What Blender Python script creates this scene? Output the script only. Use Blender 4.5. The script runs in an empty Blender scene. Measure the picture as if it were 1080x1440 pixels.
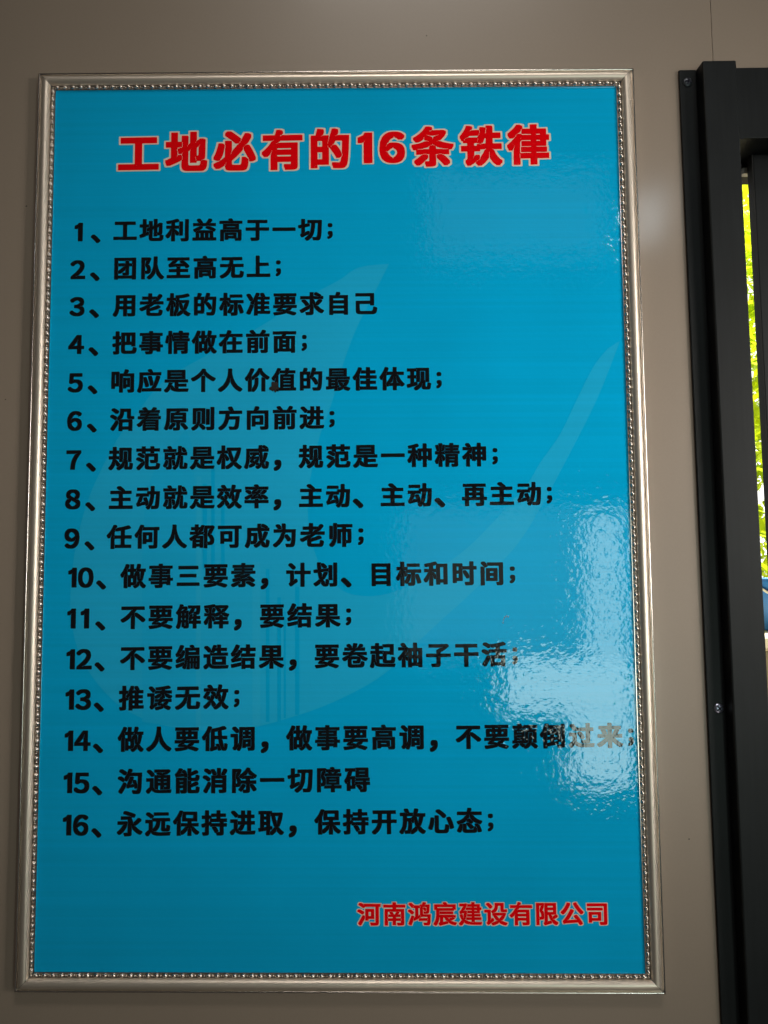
import bpy, bmesh, math, random
import numpy as np
from mathutils import Vector, Matrix

S = bpy.context.scene
C = S.collection
random.seed(7)

# ------------------------------------------------------------------ camera
cam_d = bpy.data.cameras.new('camera')
cam = bpy.data.objects.new('camera', cam_d); C.objects.link(cam)
cam_d.sensor_fit = 'AUTO'; cam_d.sensor_width = 36; cam_d.lens = 28.1
cam_d.shift_x = 0.0665; cam_d.shift_y = -0.00313
cam_d.clip_start = 0.02; cam_d.clip_end = 200
r = Vector((0.99994878, 0.00991055, -0.00205611))
u = Vector((0.00282584, -0.07829059, 0.99692658))
b = Vector((0.00971912, -0.99688132, -0.07831459))
M = Matrix((r, u, b)).transposed().to_4x4()
M.translation = Vector((-0.013448, -0.828946, -0.061747))
cam.matrix_world = M
S.camera = cam

# ------------------------------------------------------------------ ambient, exposure
w = bpy.data.worlds.new('World'); S.world = w; w.use_nodes = True
w.node_tree.nodes['Background'].inputs[0].default_value = (1.0, .90, .80, 1)
w.node_tree.nodes['Background'].inputs[1].default_value = 0.032
S.view_settings.view_transform = 'Standard'; S.view_settings.look = 'None'
S.view_settings.exposure = 0; S.view_settings.gamma = 1

# ------------------------------------------------------------------ lamps
def area(name, loc, target, sx, sy, radiance, col=(1, 1, 1), spread=180):
    l = bpy.data.lights.new(name, 'AREA'); l.shape = 'RECTANGLE'; l.size = sx; l.size_y = sy
    l.energy = radiance * sx * sy * math.pi; l.color = col; l.spread = math.radians(spread)
    o = bpy.data.objects.new(name, l); C.objects.link(o); o.location = loc
    d = Vector(target) - Vector(loc)
    o.rotation_euler = d.to_track_quat('-Z', 'Y').to_euler()
    return o
# the room's daylight from the right of the poster, then fill lamps
area('room_daylight', (1.6, -1.1, .2), (.25, 0, .05), .6, .8, .93, (1, .94, .87), 35)
area('overhead_fill', (.3, -1.45, 2.05), (.12, 0, .2), .8, .4, 1.58, (1, .94, .87), 60)  # added fill lamp overhead, its beam narrowed so the corners fall off
area('floor_bounce', (.6, -1.6, -1.9), (.3, 0, 0), .8, .6, .10, (1, .88, .76), 45)
# panes of the window behind the photographer, mirrored in the glossy print
def pane(name, x0, x1, z0, z1, rad):
    area(name, ((x0 + x1) / 2, -2.4, (z0 + z1) / 2), ((x0 + x1) / 2, 0, (z0 + z1) / 2), x1 - x0, z1 - z0, rad, (.80, 1, .90))
pane('window_daylight_tall', 1.03, 1.19, -.40, .17, 5.5)
pane('window_daylight_wide', .70, 1.23, -.62, -.405, 7.3)
pane('window_daylight_low', .96, 1.20, -.90, -.625, 7.3)
pane('window_daylight_soft', .30, 1.25, -.40, .20, .4)
pane('sheen_lamp', .42, 1.15, 1.22, 1.60, .28)  # no real pane: soft lamp added for a pale sheen below the title
area('ceiling_tube', (1.33, -2.4, 1.40), (.3, 0, .3), .07, .16, 26, (.8, .93, 1))
# daylight on the shrubs outside the window
area('outdoor_daylight', (3.2, 1.0, 3.0), (1.8, 2.4, .4), 1.2, 1.2, 260, (1, .97, .9))

# ------------------------------------------------------------------ materials
def mat(name, col, rough=.5, metal=0., spec=.5, coat=0., coat_r=.05, bump=None, var=None):
    m = bpy.data.materials.new(name); m.use_nodes = True
    n = m.node_tree.nodes; L = m.node_tree.links; p = n['Principled BSDF']
    p.inputs['Base Color'].default_value = (*col, 1)
    p.inputs['Roughness'].default_value = rough; p.inputs['Metallic'].default_value = metal
    p.inputs['Specular IOR Level'].default_value = spec
    p.inputs['Coat Weight'].default_value = coat; p.inputs['Coat Roughness'].default_value = coat_r
    tc = n.new('ShaderNodeTexCoord')
    def noise(scale, detail=2, stretch=(1, 1, 1), dist=0.):
        mp = n.new('ShaderNodeMapping'); mp.inputs['Scale'].default_value = stretch
        L.new(tc.outputs['Object'], mp.inputs['Vector'])
        t = n.new('ShaderNodeTexNoise'); t.inputs['Scale'].default_value = scale
        t.inputs['Detail'].default_value = detail; t.inputs['Distortion'].default_value = dist
        L.new(mp.outputs[0], t.inputs['Vector']); return t.outputs['Fac']
    if bump:
        prev = None
        for (scale, detail, stretch, dist_m, *pw) in bump:
            bn = n.new('ShaderNodeBump'); bn.inputs['Strength'].default_value = 1
            bn.inputs['Distance'].default_value = dist_m
            h = noise(scale, detail, stretch)
            if pw:
                mt = n.new('ShaderNodeMath'); mt.operation = 'POWER'; L.new(h, mt.inputs[0]); mt.inputs[1].default_value = pw[0]; h = mt.outputs[0]
            L.new(h, bn.inputs['Height'])
            if prev: L.new(prev, bn.inputs['Normal'])
            prev = bn.outputs[0]
        L.new(prev, p.inputs['Normal'])
        if coat: L.new(prev, p.inputs['Coat Normal'])
    if var:      # colour grain: list of (scale, detail, stretch, amount)
        prev = None
        for (scale, detail, stretch, amt) in var:
            mr = n.new('ShaderNodeMapRange'); L.new(noise(scale, detail, stretch), mr.inputs['Value'])
            mr.inputs['From Min'].default_value = .25; mr.inputs['From Max'].default_value = .75
            mr.inputs['To Min'].default_value = 1 - amt; mr.inputs['To Max'].default_value = 1 + amt
            mx = n.new('ShaderNodeVectorMath'); mx.operation = 'SCALE'
            if prev: L.new(prev, mx.inputs[0])
            else: mx.inputs[0].default_value = col
            L.new(mr.outputs[0], mx.inputs['Scale']); prev = mx.outputs[0]
        L.new(prev, p.inputs['Base Color'])
    return m

PB = [(24, 1, (1, 1, 1), 6e-5), (85, 1, (1, 1, 1), 9e-5), (230, 2, (1, 1, 1), 1.35e-4, 3)]   # ripple of the laminated film
PV = [(1, 2, (1.5, 1, 260), .05), (7, 2, (1, 1, 1), .05)]                            # faint print banding
def pmat(name, col, spec=.5): return mat(name, col, .02, spec=spec, bump=PB, var=PV if max(col) > .05 else None)
BLUE = (.0, .468, .86)
def wm(f): return tuple(a + (c - a) * f for a, c in zip(BLUE, (.12, .66, .72)))
m_blue = pmat('blue_print', BLUE)
m_cres = pmat('pale_watermark_print', wm(.115))
m_light = pmat('paler_watermark_print', wm(.17))
m_tower = pmat('mid_watermark_print', wm(.08))
m_bar = pmat('dark_watermark_print', (.0, .452, .825))
m_black = pmat('black_print', (.006, .007, .009))
m_red = pmat('red_print', (.95, .0, .004))
m_cream = pmat('cream_print', (.90, .76, .62))
m_smudge = mat('brown_smudge', (.010, .006, .004), .8)
m_rail = mat('satin_champagne_metal', (.88, .77, .65), .42, .78, var=[(30, 3, (1, 1, 1), .03)])
m_bead = mat('polished_champagne_metal', (.92, .85, .78), .09, 1.0)
m_lipm = mat('polished_edge_metal', (.80, .74, .68), .20, 1.0)
m_chan = mat('dark_bead_channel', (.30, .25, .21), .35, .85)
m_wall = mat('painted_wall_panel', (.325, .258, .200), .38, spec=.5, coat=.5, coat_r=.13, bump=[(5, 2, (1, 1, 1), 6e-4), (700, 2, (1, 1, 1), 6e-6)], var=[(6, 4, (1, 1, 1), .025), (400, 2, (1, 1, 1), .02)])
m_core = mat('panel_core', (.24, .19, .14), .8)
m_dark = mat('charcoal_powder_coated_metal', (.0115, .0135, .0145), .42, spec=.2, bump=[(1400, 2, (1, 1, 1), 8e-6)], var=[(12, 4, (1, 1, 1), .2), (300, 3, (1, 1, .05), .15)])
m_black2 = mat('matte_black', (.008, .008, .008), .8)
m_screw = mat('zinc_screw', (.62, .64, .80), .30, 1.0)
m_recess = mat('screw_recess', (.01, .01, .03), .6)
m_latch = mat('grey_plastic', (.5, .48, .45), .5)

# ------------------------------------------------------------------ helpers
def link(name, me, m, parent=None, smooth=False):
    if m: me.materials.append(m)
    if smooth:
        for p in me.polygons: p.use_smooth = True
    o = bpy.data.objects.new(name, me); C.objects.link(o); o.parent = parent
    return o
def obj(name, bm, m, parent=None, smooth=False):
    me = bpy.data.meshes.new(name); bm.to_mesh(me); bm.free()
    return link(name, me, m, parent, smooth)
def box(bm, x0, x1, y0, y1, z0, z1, bev=0.):
    t = bmesh.new(); bmesh.ops.create_cube(t, size=1)
    for v in t.verts: v.co = Vector(((x0 + x1) / 2 + v.co.x * (x1 - x0), (y0 + y1) / 2 + v.co.y * (y1 - y0), (z0 + z1) / 2 + v.co.z * (z1 - z0)))
    if bev: bmesh.ops.bevel(t, geom=t.edges[:], offset=bev, segments=2, affect='EDGES', profile=.5)
    me = bpy.data.meshes.new('t'); t.to_mesh(me); t.free(); bm.from_mesh(me); bpy.data.meshes.remove(me)
def thing(name, label, cat, loc=(0, 0, 0), group=None):
    o = bpy.data.objects.new(name, None); C.objects.link(o); o.location = loc; o.empty_display_size = .05
    o['label'] = label; o['category'] = cat
    if group: o['group'] = group
    return o

# ------------------------------------------------------------------ wall of two painted panels
wall = bpy.data.objects.new('wall', None); C.objects.link(wall); wall['kind'] = 'structure'
wall['label'] = 'beige painted wall of flat panels behind the framed notice'
bm = bmesh.new(); box(bm, -1.3, .4093, 0, .05, -1.2, 1.1, .0006); left_panel = obj('wall_panel', bm, m_wall, wall)
bm = bmesh.new()
box(bm, .4096, 1.6, 0, .05, .4705, 1.1, .0006)
box(bm, .4098, .4300, .0004, .0496, -.70, .4700)
box(bm, 1.25, 1.6, .0004, .0496, -.70, .4700)
box(bm, .4098, 1.6, 0, .05, -1.2, -.7005, .0012)
obj('wall_panel', bm, m_wall, wall)
bm = bmesh.new(); box(bm, .4070, .4110, .0009, .02, -1.19, 1.09); obj('panel_joint', bm, m_core, wall)
for x, z, s in ((-.3325, .3309, .0011), (-.3214, -.1459, .0012), (-.349, .12, .0007), (.352, -.33, .0008), (.1, .52, .0007)):
    bm = bmesh.new(); bmesh.ops.create_icosphere(bm, subdivisions=1, radius=s)
    for v in bm.verts: v.co = Vector((x + v.co.x * random.uniform(.6, 1.2), -.0001 + v.co.y * .15, z + v.co.z * random.uniform(.6, 1.2)))
    obj('dirt_speck', bm, m_smudge, wall)

# ------------------------------------------------------------------ framed notice
W2, H2 = .32, .47485
poster = thing('framed_notice', 'large bright blue notice with black rule text in a beaded champagne metal frame', 'notice board', (0, 0, -H2))
OZ = H2                      # local z = world z + OZ
PROF = [(0, 0), (0, .0088), (.0005, .0099), (.0012, .0104), (.0020, .0102), (.0025, .0095), (.0027, .0080), (.0031, .0079),
        (.0033, .0091), (.0042, .0107), (.0055, .0121), (.0071, .0130), (.0088, .0133), (.0104, .0130), (.0119, .0121), (.0131, .0107),
        (.0137, .0097), (.0139, .0085), (.0143, .0076), (.0182, .0076), (.0185, .0084), (.0191, .0084), (.0192, .0060), (.0192, 0)]
corners = [(-W2, H2), (W2, H2), (W2, -H2), (-W2, -H2)]
inw = [(1, -1), (-1, -1), (-1, 1), (1, 1)]
def tilt(k):  # frame corner, moved inwards by d
    return lambda d: (corners[k][0] + inw[k][0] * d, corners[k][1] + inw[k][1] * d)
for k in range(4):
    a, c = tilt(k), tilt((k + 1) % 4)
    bm = bmesh.new(); rows = []
    dx, dz = corners[(k + 1) % 4][0] - corners[k][0], corners[(k + 1) % 4][1] - corners[k][1]
    L_ = math.hypot(dx, dz); ex, ez = dx / L_ * .00022, dz / L_ * .00022        # hairline gap at the mitre
    N = 40
    for d, h in PROF:
        (x0, z0), (x1, z1) = a(d), c(d)
        row = []
        for i in range(N + 1):
            t = i / N; x = x0 + ex + (x1 - x0 - 2 * ex) * t; z = z0 + ez + (z1 - z0 - 2 * ez) * t
            row.append(bm.verts.new((x, -h, z + OZ)))
        rows.append(row)
    for i in range(len(rows) - 1):
        for j in range(N):
            f = bm.faces.new((rows[i][j], rows[i][j + 1], rows[i + 1][j + 1], rows[i + 1][j]))
            f.smooth = 6 < i < 17 or i in (1, 2, 3, 4)
            f.material_index = 1 if i < 6 or i > 18 else (2 if i in (17, 18) else 0)
    bmesh.ops.recalc_face_normals(bm, faces=bm.faces)
    o = obj('frame_rail', bm, m_rail, poster); o.data.materials.append(m_lipm); o.data.materials.append(m_chan)

# beads along the inner edge of the frame
def bead_mesh(lx, wz, hy, seg=8, name='bead'):
    bm = bmesh.new(); bmesh.ops.create_uvsphere(bm, u_segments=seg, v_segments=5, radius=1)
    for v in bm.verts: v.co = Vector((v.co.z * lx, v.co.y * hy, v.co.x * wz))
    for f in bm.faces: f.smooth = True
    me = bpy.data.meshes.new(name); bm.to_mesh(me); bm.free(); me.materials.append(m_bead); return me
long_me = bead_mesh(.0028, .0019, .0027); ball_me = bead_mesh(.0010, .0012, .0016, 6, 'spacer_bead')
spots = []
dm = .01625
for k in range(4):
    (x0, z0), (x1, z1) = tilt(k)(dm), tilt((k + 1) % 4)(dm)
    L_ = math.hypot(x1 - x0, z1 - z0); n = round(L_ / .0086); ang = math.atan2(z1 - z0, x1 - x0)
    for i in range(n):
        t = (i + .5) / n; spots.append((x0 + (x1 - x0) * t, z0 + (z1 - z0) * t, ang, (x1 - x0) / L_ * .0043, (z1 - z0) / L_ * .0043))
cp = Vector((-.0134, -.829, -.0617))
spots.sort(key=lambda s: (Vector((s[0], 0, s[1])) - cp).length if s[1] > .3 else -1 + .001 * s[1])
def put(me, x, z, ang): return Matrix.Translation((x, -.0083, z + OZ)) @ Matrix.Rotation(-ang, 4, 'Y') @ Matrix.Rotation(random.uniform(-.05, .05), 4, 'X')
rest = bmesh.new(); balls = bmesh.new()
for i, (x, z, ang, ox, oz) in enumerate(spots):
    # slightly skewed like a twisted rope
    T = put(long_me, x, z, ang + .16 + random.uniform(-.03, .03))
    if i < 300:
        o = bpy.data.objects.new('bead', long_me); C.objects.link(o); o.parent = poster; o.matrix_local = T
    else:
        t = long_me.copy(); t.transform(T); rest.from_mesh(t); bpy.data.meshes.remove(t)
    t = ball_me.copy(); t.transform(put(ball_me, x + ox, z + oz, ang)); balls.from_mesh(t); bpy.data.meshes.remove(t)
for f in rest.faces: f.smooth = True
for f in balls.faces: f.smooth = True
if rest.verts: obj('bead', rest, m_bead, poster)['kind'] = 'stuff'
else: rest.free()
obj('spacer_bead', balls, m_bead, poster)['kind'] = 'stuff'

# printed sheet (one flat board) and its print
bm = bmesh.new(); box(bm, -W2 + .010, W2 - .010, -.0070, -.0020, -H2 + .010 + OZ, H2 - .010 + OZ)
sheet = obj('printed_sheet', bm, m_blue, poster)
def flat(name, pts, y, m, parent=sheet):
    bm = bmesh.new(); vs = [bm.verts.new((x, y, z + OZ)) for x, z in pts]
    es = [bm.edges.new((vs[i], vs[(i + 1) % len(vs)])) for i in range(len(vs))]
    bmesh.ops.triangle_fill(bm, use_beauty=True, edges=es, normal=(0, -1, 0))
    for f in bm.faces:
        f.normal_update()
        if f.normal.y > 0: f.normal_flip()
    return obj(name, bm, m, parent)
def smooth_path(pts, closed=False, n=5):
    out = []
    for i in range(len(pts) - 1):
        p0 = pts[max(i - 1, 0)]; p1 = pts[i]; p2 = pts[i + 1]; p3 = pts[min(i + 2, len(pts) - 1)]
        for j in range(n):
            t = j / n
            out.append(tuple(.5 * ((2 * p1[q]) + (-p0[q] + p2[q]) * t + (2 * p0[q] - 5 * p1[q] + 4 * p2[q] - p3[q]) * t * t + (-p0[q] + 3 * p1[q] - 3 * p2[q] + p3[q]) * t ** 3) for q in (0, 1)))
    out.append(pts[-1]); return out
OUT = [(0.0563, 0.2621), (0.0247, 0.2584), (0.0059, 0.2462), (-0.0106, 0.2371), (-0.0391, 0.2219), (-0.0661, 0.2036), (-0.0989, 0.184), (-0.1361, 0.1644), (-0.1799, 0.138), (-0.2033, 0.1102), (-0.2244, 0.0818), (-0.2388, 0.0557), (-0.2565, 0.0149), (-0.2681, -0.0292), (-0.2731, -0.073), (-0.2723, -0.1093), (-0.2627, -0.1453), (-0.2418, -0.1775), (-0.2124, -0.2024), (-0.1688, -0.218), (-0.104, -0.2215), (-0.0429, -0.2074), (0.0039, -0.1897), (0.0473, -0.1656), (0.0801, -0.1349), (0.1093, -0.1084), (0.1306, -0.0897), (0.1572, -0.0637), (0.1869, -0.0318), (0.2134, 0.0099), (0.2402, 0.0578), (0.2713, 0.1173), (0.2968, 0.1782)]
INN = [(0.2839, 0.1699), (0.2686, 0.1511), (0.2507, 0.1173), (0.232, 0.0801), (0.2107, 0.0504), (0.197, 0.0283), (0.1768, 0.0063), (0.1581, -0.0142), (0.1359, -0.036), (0.1101, -0.0556), (0.0844, -0.0715), (0.0625, -0.0809), (0.0443, -0.0859), (0.0262, -0.0866), (0.008, -0.0823), (-0.0086, -0.0677), (-0.0188, -0.0517), (-0.0261, -0.0298), (-0.0297, -0.0041), (-0.0289, 0.0216), (-0.0245, 0.0475), (-0.017, 0.0795), (-0.0081, 0.1034), (-0.0021, 0.1222), (0.0054, 0.1485), (0.013, 0.1712), (0.0221, 0.194), (0.0319, 0.2131), (0.0433, 0.236)]
flat('crescent_watermark', smooth_path(OUT) + smooth_path(INN), -.00706, m_cres)
TOWER = [(-0.1978, -0.213), (-0.2003, -0.044), (-0.1976, 0.0222), (-0.1854, 0.0518), (-0.1614, 0.0801), (-0.1562, 0.086), (-0.1501, 0.0703), (-0.1459, 0.0146), (-0.1436, -0.2201)]
flat('tower_watermark', TOWER, -.00712, m_tower)
for p in ([(-0.1379, -0.0587), (-0.1335, -0.0588), (-0.1342, 0.0294), (-0.1387, 0.0294)],
          [(-0.1291, -0.0588), (-0.1254, -0.0588), (-0.1264, 0.059), (-0.1301, 0.0591)],
          [(-0.1189, -0.0588), (-0.1152, -0.0588), (-0.1158, 0.0219), (-0.1194, 0.0219)],
          [(-0.0724, -0.213), (-0.0688, -0.213), (-0.0692, -0.0589), (-0.0728, -0.0589)],
          [(-0.0609, -0.213), (-0.0573, -0.213), (-0.0575, -0.0879), (-0.0611, -0.0879)],
          [(-0.0544, -0.2095), (-0.0523, -0.2095), (-0.0523, -0.1024), (-0.0545, -0.1024)],
          [(-0.0429, -0.206), (-0.0386, -0.206), (-0.0385, -0.0771), (-0.0429, -0.0771)]):
    flat('stripe_watermark', p, -.00712, m_bar)
for p in ([(-0.1430, -0.2201), (-0.1382, -0.2201), (-0.1402, 0.0368), (-0.1450, 0.0368)],
          [(-0.086, -0.2166), (-0.0781, -0.2166), (-0.0787, -0.0516), (-0.0867, -0.0516)]):
    flat('stripe_watermark', p, -.00712, m_light)

# lettering: glyph outlines, thickened into a heavy face
_cache = {}; _dist = {}
GX0, GX1, GY0, GY1, GS = -.14, 1.14, -.26, 1.02, .0135
gx = np.arange(GX0, GX1, GS); gy = np.arange(GY0, GY1, GS)
GXX, GYY = np.meshgrid(gx, gy); GP = np.stack([GXX.ravel(), GYY.ravel()], 1).astype(np.float32)
def field(ch):
    """signed distance (negative inside) to a glyph's outline, with a nearly square metric so that corners stay sharp"""
    if ch in _dist: return _dist[ch]
    c = bpy.data.curves.new('g', 'FONT'); c.body = ch; c.size = 1; c.resolution_u = 5
    o = bpy.data.objects.new('g', c); C.objects.link(o)
    bpy.context.view_layer.update()
    me = bpy.data.meshes.new_from_object(o.evaluated_get(bpy.context.evaluated_depsgraph_get()))
    if ch == chr(0xFF11):      # a plain one with a flag and no foot
        P1 = [(.445, 0), (.555, 0), (.555, .735), (.470, .735), (.425, .665), (.300, .610), (.300, .530), (.445, .580)]
        bpy.data.meshes.remove(me); me = bpy.data.meshes.new('one')
        me.from_pydata([(x, y, 0) for x, y in P1], [], [(0, 1, 2, 3, 4, 7), (4, 5, 6, 7)])
    me.calc_loop_triangles()
    co = np.array([v.co[:2] for v in me.vertices], np.float32)
    tri = np.array([t.vertices[:] for t in me.loop_triangles])
    cnt = {}
    for p in me.polygons:
        for k in p.edge_keys: cnt[k] = cnt.get(k, 0) + 1
    E_ = [k for k, n in cnt.items() if n == 1]
    bpy.data.objects.remove(o); bpy.data.curves.remove(c); bpy.data.meshes.remove(me)
    ins = np.zeros(len(GP), bool)
    for t in tri:
        A, B, D = co[t[0]], co[t[1]], co[t[2]]
        lo = np.minimum(np.minimum(A, B), D); hi = np.maximum(np.maximum(A, B), D)
        ix = np.nonzero((GP[:, 0] >= lo[0]) & (GP[:, 0] <= hi[0]) & (GP[:, 1] >= lo[1]) & (GP[:, 1] <= hi[1]))[0]
        P = GP[ix]
        def cr(U, V): return (V[0] - U[0]) * (P[:, 1] - U[1]) - (V[1] - U[1]) * (P[:, 0] - U[0])
        a1, a2, a3 = cr(A, B), cr(B, D), cr(D, A)
        ins[ix] |= ((a1 >= 0) & (a2 >= 0) & (a3 >= 0)) | ((a1 <= 0) & (a2 <= 0) & (a3 <= 0))
    pts = []
    for i, j in E_:
        A, B = co[i], co[j]; n = max(1, int(np.hypot(*(B - A)) / .014))
        for q in range(n): pts.append(A + (B - A) * (q / n))
    pts = np.array(pts, np.float32)
    d = np.full(len(GP), 9., np.float32)
    for k in range(0, len(pts), 128):
        q = pts[k:k + 128]
        dx = np.abs(GP[:, None, 0] - q[None, :, 0]); dy = 1.35 * np.abs(GP[:, None, 1] - q[None, :, 1])
        d = np.minimum(d, np.maximum(np.maximum(dx, dy), .55 * (dx + dy)).min(1))
    d = np.where(ins, -d, d).reshape(GXX.shape)
    _dist[ch] = (d, (co[:, 0].min() + co[:, 0].max()) / 2)
    return _dist[ch]
def glyph(ch, off):
    key = (ch, round(off, 4))
    if key in _cache: return _cache[key]
    d, mid = field(ch); f = off - d                       # > 0 inside the thickened stroke
    # keep the narrow gaps between strokes open: the ridge of the distance field stays outside
    rx = np.zeros_like(s_r := (d > .008)); rx[:, 2:-2] = (d[:, 2:-2] > d[:, :-4] + .003) & (d[:, 2:-2] > d[:, 4:] + .003) & (d[:, 2:-2] >= d[:, 1:-3]) & (d[:, 2:-2] >= d[:, 3:-1])
    ry = np.zeros_like(s_r); ry[2:-2] = (d[2:-2] > d[:-4] + .003) & (d[2:-2] > d[4:] + .003) & (d[2:-2] >= d[1:-3]) & (d[2:-2] >= d[3:-1])
    f = np.where((rx | ry) & s_r & (off < .056), np.minimum(f, -.011), f)
    V = []; F = []; vid = {}
    def vert(k, x, y):
        if k not in vid: vid[k] = len(V); V.append((x, y))
        return vid[k]
    ny, nx = f.shape; s_in = f > 0
    for j in range(ny - 1):
        run = None
        for i in range(nx - 1):
            c4 = ((i, j), (i + 1, j), (i + 1, j + 1), (i, j + 1))
            ins = [bool(s_in[q, p]) for p, q in c4]; n = sum(ins)
            if n == 4:
                if run is None: run = i
                continue
            if run is not None:
                F.append([vert((run, j), gx[run], gy[j]), vert((i, j), gx[i], gy[j]), vert((i, j + 1), gx[i], gy[j + 1]), vert((run, j + 1), gx[run], gy[j + 1])]); run = None
            if n == 0: continue
            poly = []
            for q in range(4):
                (x0, y0), (x1, y1) = c4[q], c4[(q + 1) % 4]
                f0, f1 = f[y0, x0], f[y1, x1]
                if ins[q]: poly.append(vert((x0, y0), gx[x0], gy[y0]))
                if ins[q] != ins[(q + 1) % 4]:
                    t = f0 / (f0 - f1)
                    poly.append(vert((min((x0, y0), (x1, y1)), max((x0, y0), (x1, y1))), gx[x0] + (gx[x1] - gx[x0]) * t, gy[y0] + (gy[y1] - gy[y0]) * t))
            if len(poly) > 2: F.append(poly)
    _cache[key] = ([Vector((float(x), float(y))) for x, y in V], F, mid)
    return _cache[key]
WIDE = {**{str(i): chr(0xFF10 + i) for i in range(10)}, ';': chr(0xFF1B)}    # the same font's own figures
LAT = '0123456789;'
def letters(name, items, y, m, parent=sheet):
    """items: (char, x, z, size, slope, offset, x-stretch) with x,z the middle of its em box"""
    V = []; F = []
    for ch, x, z, s, sl, off, xs in items:
        vs, fs, mid = glyph(WIDE.get(ch, ch), off)
        cx = mid if ch in LAT else .5
        cz = .38
        b0 = len(V)
        for v in vs:
            a = (v.x - cx) * s * xs; c = (v.y - cz) * s
            V.append((x + a, y, z + OZ + c + a * sl))
        F += [tuple(b0 + i for i in f) for f in fs]
    me = bpy.data.meshes.new(name); me.from_pydata(V, [], F)
    return link(name, me, m, parent)

LINES = [('1', '工地利益高于一切;', -.2236, .3003, -.0267, .3002, 8), ('2', '团队至高无上;', -.2229, .2590, -.0816, .2598, 6),
    ('3', '用老板的标准要求自己', -.2223, .2190, .0308, .2196, 10), ('4', '把事情做在前面;', -.2223, .1783, -.0541, .1792, 7),
    ('5', '响应是个人价值的最佳体现;', -.2235, .1375, .0863, .1390, 12), ('6', '沿着原则方向前进;', -.2232, .0970, -.0255, .0981, 8),
    ('7', '规范就是权威，规范是一种精神;', -.2240, .0559, .1430, .0586, 14), ('8', '主动就是效率，主动、主动、再主动;', -.2233, .0148, .1982, .0180, 16),
    ('9', '任何人都可成为老师;', -.2241, -.0257, .0036, -.0242, 9), ('10', '做事三要素，计划、目标和时间;', -.2091, -.0659, .1583, -.0637, 14),
    ('11', '不要解释，要结果;', -.2088, -.1076, -.0095, -.1061, 8), ('12', '不要编造结果，要卷起袖子干活;', -.2085, -.1489, .1592, -.1457, 14),
    ('13', '推诿无效;', -.2090, -.1893, -.1233, -.1882, 4), ('14', '做人要低调，做事要高调，不要颠倒过来;', -.2090, -.2303, .2736, -.2265, 18),
    ('15', '沟通能消除一切障碍', -.2087, -.2719, .0196, -.2699, 9), ('16', '永远保持进取，保持开放心态;', -.2088, -.3133, .1312, -.3101, 13)]
EM = .0252; OFF = .048
for num, txt, x0, z0, x1, z1, n in LINES:
    it = []; pit = (x1 - x0) / (n - 1); sl = (z1 - z0) / (x1 - x0)
    nx = -.2731 if len(num) == 1 else -.2649; nz = z0 - .0012
    dp = .0137
    for i, d in enumerate(num):
        it.append((d, nx + (i - (len(num) - 1) / 2) * dp, nz, EM * 1.0, sl, .050, 1.0))
    it.append(('、', nx + (.0262 if len(num) == 1 else .0308), nz, EM * 1.05, sl, OFF, 1))
    for i, ch in enumerate(txt):
        x = x0 + i * pit; z = z0 + i * pit * sl; s = EM; o_ = OFF; xs = 1.0
        if ch == ';': x -= pit * .26; s *= .78; z += .0008; o_ = .052
        elif ch in '，、': s *= 1.12; x += .001
        elif ch in '一三': xs = .97
        it.append((ch, x, z, s, sl, o_, xs))
    letters('text_line', it, -.00720, m_black)

# headline and company line: red on a wider cream outline
TX = [('工', -.2106), ('地', -.1593), ('必', -.1076), ('有', -.0563), ('的', -.0060), ('1', .0318), ('6', .0608), ('条', .1039), ('铁', .1556), ('律', .2060)]
for nm, mm, y, ex in (('title_outline', m_cream, -.00720, .042), ('title_text', m_red, -.00726, 0)):
    it = []
    for ch, x in TX:
        z = .3859 + (x + .2106) * .0151
        if ch in LAT: it.append((ch, x, z + .0004,   .0420, .012, .054 + ex * .9, 1.04))
        else: it.append((ch, x, z - .0003, .0452, .012, .050 + ex, .97))
    letters(nm, it, y, mm)
CT = '河南鸿宸建设有限公司'
for nm, mm, y, ex in (('company_outline', m_cream, -.00720, .038), ('company_text', m_red, -.00726, 0)):
    it = [(ch, .0304 + i * .02506, -.4002 + i * .0001, .0230, .004, .040 + ex, 1.0) for i, ch in enumerate(CT)]
    letters(nm, it, y, mm)
# brown smear on line 5 and a scratch
bm = bmesh.new()
for i in range(9):
    bmesh.ops.create_icosphere(bm, subdivisions=1, radius=.0023, matrix=Matrix.Translation((-.0652 + random.gauss(0, .0020), -.0076, .1315 + OZ + random.gauss(0, .0018))) @ Matrix.Diagonal((random.uniform(.6, 1.6), .25, random.uniform(.6, 1.8), 1)))
obj('smudge', bm, m_smudge, sheet)
bm = bmesh.new()
for i in range(5):
    a = 1.2 + i * .5; x = .1728 + .004 * math.cos(a); z = -.1135 + .006 * math.sin(a)
    bmesh.ops.create_icosphere(bm, subdivisions=1, radius=.0006, matrix=Matrix.Translation((x, -.0072, z + OZ)) @ Matrix.Diagonal((.8, .25, 2, 1)))
obj('scratch', bm, mat('scratched_film', (.25, .3, .33), .6), sheet)

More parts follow.
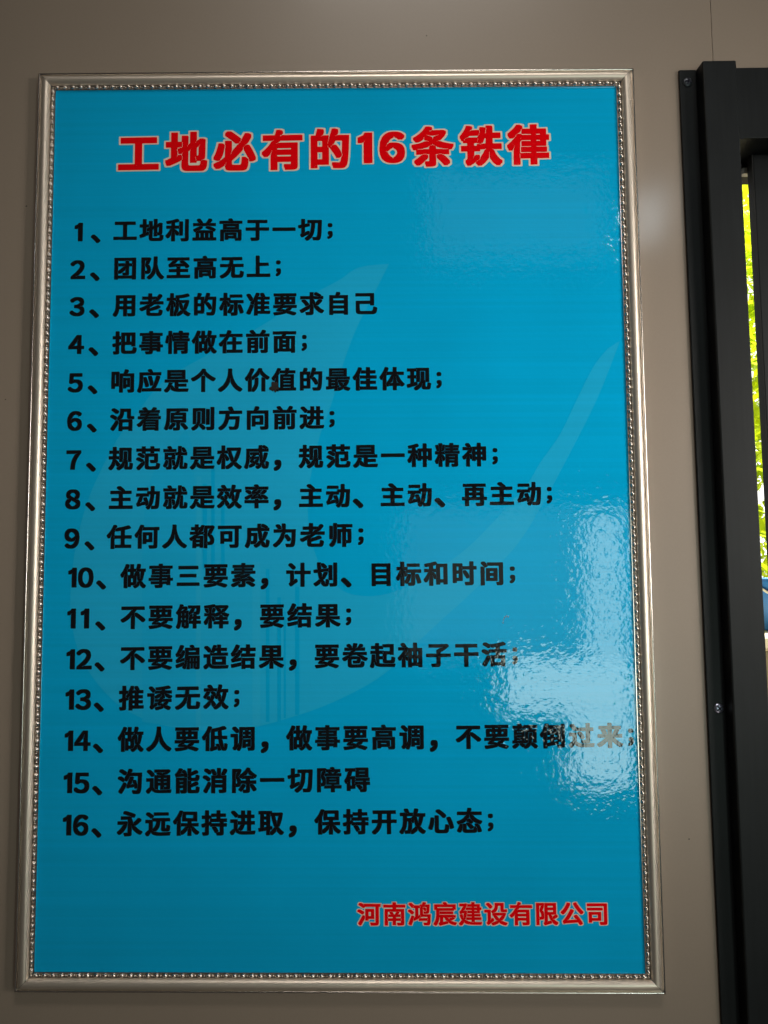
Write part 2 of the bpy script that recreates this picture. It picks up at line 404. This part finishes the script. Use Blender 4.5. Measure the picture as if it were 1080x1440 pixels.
# ------------------------------------------------------------------ window with charcoal frame
win = thing('screen_window', 'charcoal metal window frame screwed to the wall right of the blue notice', 'window', (.4307, 0, -.70)); win.rotation_euler.y = -.005      # hung slightly out of plumb
WZ = .70; WX = -.426
def wbox(name, x0, x1, y0, y1, z0, z1, m=m_dark, bev=.0008, parent=win):
    bm = bmesh.new(); box(bm, x0 + WX, x1 + WX, y0, y1, z0 + WZ, z1 + WZ, bev); return obj(name, bm, m, parent)
wbox('jamb_flange', .3722, .3905, -.0032, -.0002, -.70, .4770)
wbox('jamb_profile', .3905, .4262, -.0180, -.0004, -.70, .4775, bev=.0016)
wbox('jamb_liner', .4305, .4340, .0002, .0700, -.65, .3998)
wbox('head_flange', .4264, 1.30, -.0060, -.0002, .398, .4768)
wbox('head_liner', .4342, 1.20, .0002, .0800, .400, .4698)
wbox('head_track', .4342, 1.20, .0500, .0800, .3885, .3998, m_black2)
wbox('latch', .4600, .4800, .0420, .0498, .3830, .3905, m_latch)
wbox('sill_profile', .4264, 1.30, -.0180, -.0002, -.70, -.65)
wbox('jamb_flange', 1.25, 1.30, -.0180, -.0002, -.6498, .4298)
wbox('sash_stile', .4651, .5100, .0300, .0400, -.65, .3990)
wbox('sash_stile', 1.19, 1.2400, .0300, .0400, -.65, .3990)
wbox('sash_rail', .5102, 1.1898, .0300, .0400, -.65, -.60)
wbox('sash_rail', .5102, 1.1898, .0300, .0400, .370, .3990)
gm = bpy.data.materials.new('window_glass'); gm.use_nodes = True
gp = gm.node_tree.nodes['Principled BSDF']; gp.inputs['Transmission Weight'].default_value = 1; gp.inputs['Roughness'].default_value = 0; gp.inputs['IOR'].default_value = 1.45
wbox('glass_pane', .5102, 1.1898, .0330, .0370, -.5998, .3698, gm, 0)
wbox('stile_shade_strip', .4636, .4649, .0298, .0402, -.65, .3989, m_black2, 0)  # black strip added so the stile's side face looks shaded
def screw(x, z, dull, rot):
    bm = bmesh.new(); bmesh.ops.create_uvsphere(bm, u_segments=24, v_segments=12, radius=.0052)
    bmesh.ops.bisect_plane(bm, geom=bm.verts[:] + bm.edges[:] + bm.faces[:], plane_co=(0, 0, 0), plane_no=(0, 1, 0), clear_outer=True)
    for v in bm.verts: v.co = Vector((v.co.x + x + WX, v.co.y * .42 - .0033, v.co.z + z + WZ))
    s = obj('screw', bm, m_screw if not dull else mat('dull_screw', (.10, .11, .125), .45, .8), win, True)
    bm = bmesh.new()
    for a in (rot, rot + math.pi / 2):
        t = bmesh.new(); box(t, -.0034, .0034, -.0003, .0003, -.0007, .0007)
        for v in t.verts: v.co.x *= 1
        t.transform(Matrix.Translation((x + WX, -.00545, z + WZ)) @ Matrix.Rotation(a, 4, 'Y'))
        me = bpy.data.meshes.new('t'); t.to_mesh(me); t.free(); bm.from_mesh(me); bpy.data.meshes.remove(me)
    obj('cross_recess', bm, m_recess, s)
screw(.3805, .4626, True, .2)
screw(.3833, -.2003, False, .9)

# ------------------------------------------------------------------ outside: shrub, barrel, bright sky
def leaf_mat(name, col):
    m = bpy.data.materials.new(name); m.use_nodes = True; n = m.node_tree.nodes; L = m.node_tree.links
    p = n['Principled BSDF']; p.inputs['Roughness'].default_value = .45
    g = n.new('ShaderNodeNewGeometry'); cr = n.new('ShaderNodeValToRGB')
    cr.color_ramp.elements[0].color = (col[0] * .55, col[1] * .7, col[2], 1); cr.color_ramp.elements[1].color = (*col, 1)
    L.new(g.outputs['Random Per Island'], cr.inputs[0]); L.new(cr.outputs[0], p.inputs['Base Color'])
    tr = n.new('ShaderNodeBsdfTranslucent'); L.new(cr.outputs[0], tr.inputs[0])
    mx = n.new('ShaderNodeMixShader'); mx.inputs[0].default_value = .45
    L.new(p.outputs[0], mx.inputs[1]); L.new(tr.outputs[0], mx.inputs[2]); L.new(mx.outputs[0], n['Material Output'].inputs[0]); return m
shrub = thing('leafy_shrub', 'sunlit yellow green leafy shrub seen through the narrow window gap', 'shrub', (1.6, 2.2, -1.2))
bm = bmesh.new()
for i in range(16000):
    c = Vector((random.gauss(0, .42), random.gauss(0, .30), random.uniform(.1, 2.75)))
    if math.sin(c.z * 9 + 1.3) + math.sin(c.z * 23) * .7 > 1.1 and random.random() < .8: continue
    a = Matrix.Translation(c) @ Matrix.Rotation(random.uniform(0, 6.28), 4, 'Z') @ Matrix.Rotation(random.uniform(-.6, 1.4), 4, 'X')
    s = random.uniform(.024, .046)
    vs = [bm.verts.new(a @ Vector(q)) for q in ((0, -s, 0), (s * .45, -s * .1, s * .08), (0, s, 0), (-s * .45, -s * .1, s * .08))]
    bm.faces.new((vs[0], vs[1], vs[2])); bm.faces.new((vs[0], vs[2], vs[3]))
obj('crown', bm, leaf_mat('yellow_green_leaf', (.74, .78, .02)), shrub)['kind'] = 'stuff'
for k in range(4):
    bm = bmesh.new(); prev = None
    p0 = Vector((random.uniform(-.1, .1), random.uniform(-.1, .1), -.02)); tip = p0 + Vector((random.uniform(-.5, .5), random.uniform(-.2, .2), 2.2))
    for j in range(9):
        t = j / 8; c = p0.lerp(tip, t) + Vector((math.sin(t * 7 + k) * .03, 0, 0)); rr = .022 * (1 - t) + .004
        ring = [bm.verts.new(c + Vector((rr * math.cos(q * 1.047), rr * math.sin(q * 1.047), 0))) for q in range(6)]
        if prev:
            for q in range(6): bm.faces.new((prev[q], prev[(q + 1) % 6], ring[(q + 1) % 6], ring[q]))
        prev = ring
    obj('stem', bm, mat('bark', (.12, .08, .05), .8), shrub)
bucket = thing('blue_bucket', 'small bright blue bucket with a pale rim, glimpsed through the window gap', 'bucket', (1.27, 1.35, -.222))
bm = bmesh.new(); N = 28; prev = None
for rr, z in ((.0, 0), (.098, 0), (.102, .006), (.118, .128), (.118, .140), (.112, .140), (.097, .012), (.0, .010)):
    ring = [bm.verts.new((rr * math.cos(q * 2 * math.pi / N), rr * math.sin(q * 2 * math.pi / N), z)) for q in range(N)]
    if prev:
        for q in range(N): bm.faces.new((prev[q], prev[(q + 1) % N], ring[(q + 1) % N], ring[q]))
    prev = ring
bmesh.ops.remove_doubles(bm, verts=bm.verts, dist=1e-5); bmesh.ops.recalc_face_normals(bm, faces=bm.faces)
obj('pail', bm, mat('blue_plastic', (.02, .20, .62), .4, var=[(8, 3, (1, 1, 1), .1)]), bucket, True)
bm = bmesh.new(); prev = None
for j in range(25):
    t = math.pi * j / 24; c = Vector((.121 * math.cos(t), -.121 * math.sin(t) * .9, .128 - .062 * math.sin(t)))
    ring = [bm.verts.new(c + Vector((0, .004 * math.cos(q * 1.047), .004 * math.sin(q * 1.047)))) for q in range(6)]
    if prev:
        for q in range(6): bm.faces.new((prev[q], prev[(q + 1) % 6], ring[(q + 1) % 6], ring[q]))
    prev = ring
obj('handle', bm, mat('pale_plastic', (.75, .72, .6), .5), bucket, True)
gw = thing('garden_wall', 'low pale concrete wall with a flat coping outside the window', 'wall', (1.5, 1.35, -1.2))
bm = bmesh.new(); box(bm, -.7, 1.2, -.12, .12, 0, .937, .006); obj('wall_body', bm, mat('pale_concrete', (.40, .38, .27), .85, bump=[(60, 4, (1, 1, 1), .004)], var=[(5, 5, (1, 1, 1), .25)]), gw)
bm = bmesh.new(); box(bm, -.72, 1.22, -.15, .15, .9372, .977, .008); obj('coping', bm, mat('pale_coping', (.60, .55, .42), .8, var=[(9, 5, (1, 1, 1), .2)]), gw)
bm = bmesh.new(); bmesh.ops.create_grid(bm, x_segments=8, y_segments=8, size=1)
for v in bm.verts: v.co = Vector((v.co.x * 14 + 4, .06, v.co.y * 9 + 7.3)); 
for v in bm.verts: v.co.y = 9.0
me_s = mat('bright_sky', (.8, .85, .9), 1)
ps = me_s.node_tree.nodes['Principled BSDF']; ps.inputs['Emission Color'].default_value = (1, 1, .97, 1); ps.inputs['Emission Strength'].default_value = 1.1
sk = obj('sky', bm, me_s); sk['kind'] = 'structure'; sk['label'] = 'overexposed white sky outside the window'
bm = bmesh.new(); bmesh.ops.create_grid(bm, x_segments=4, y_segments=4, size=1)
for v in bm.verts: v.co = Vector((v.co.x * 14 + 4, 4.6 + v.co.y * 4.5, -1.2))
gd = obj('ground', bm, mat('dry_ground', (.32, .28, .2), .9, bump=[(9, 5, (1, 1, 1), .02)], var=[(3, 5, (1, 1, 1), .2)])); gd['kind'] = 'structure'
gd['label'] = 'pale bare ground outside the window'
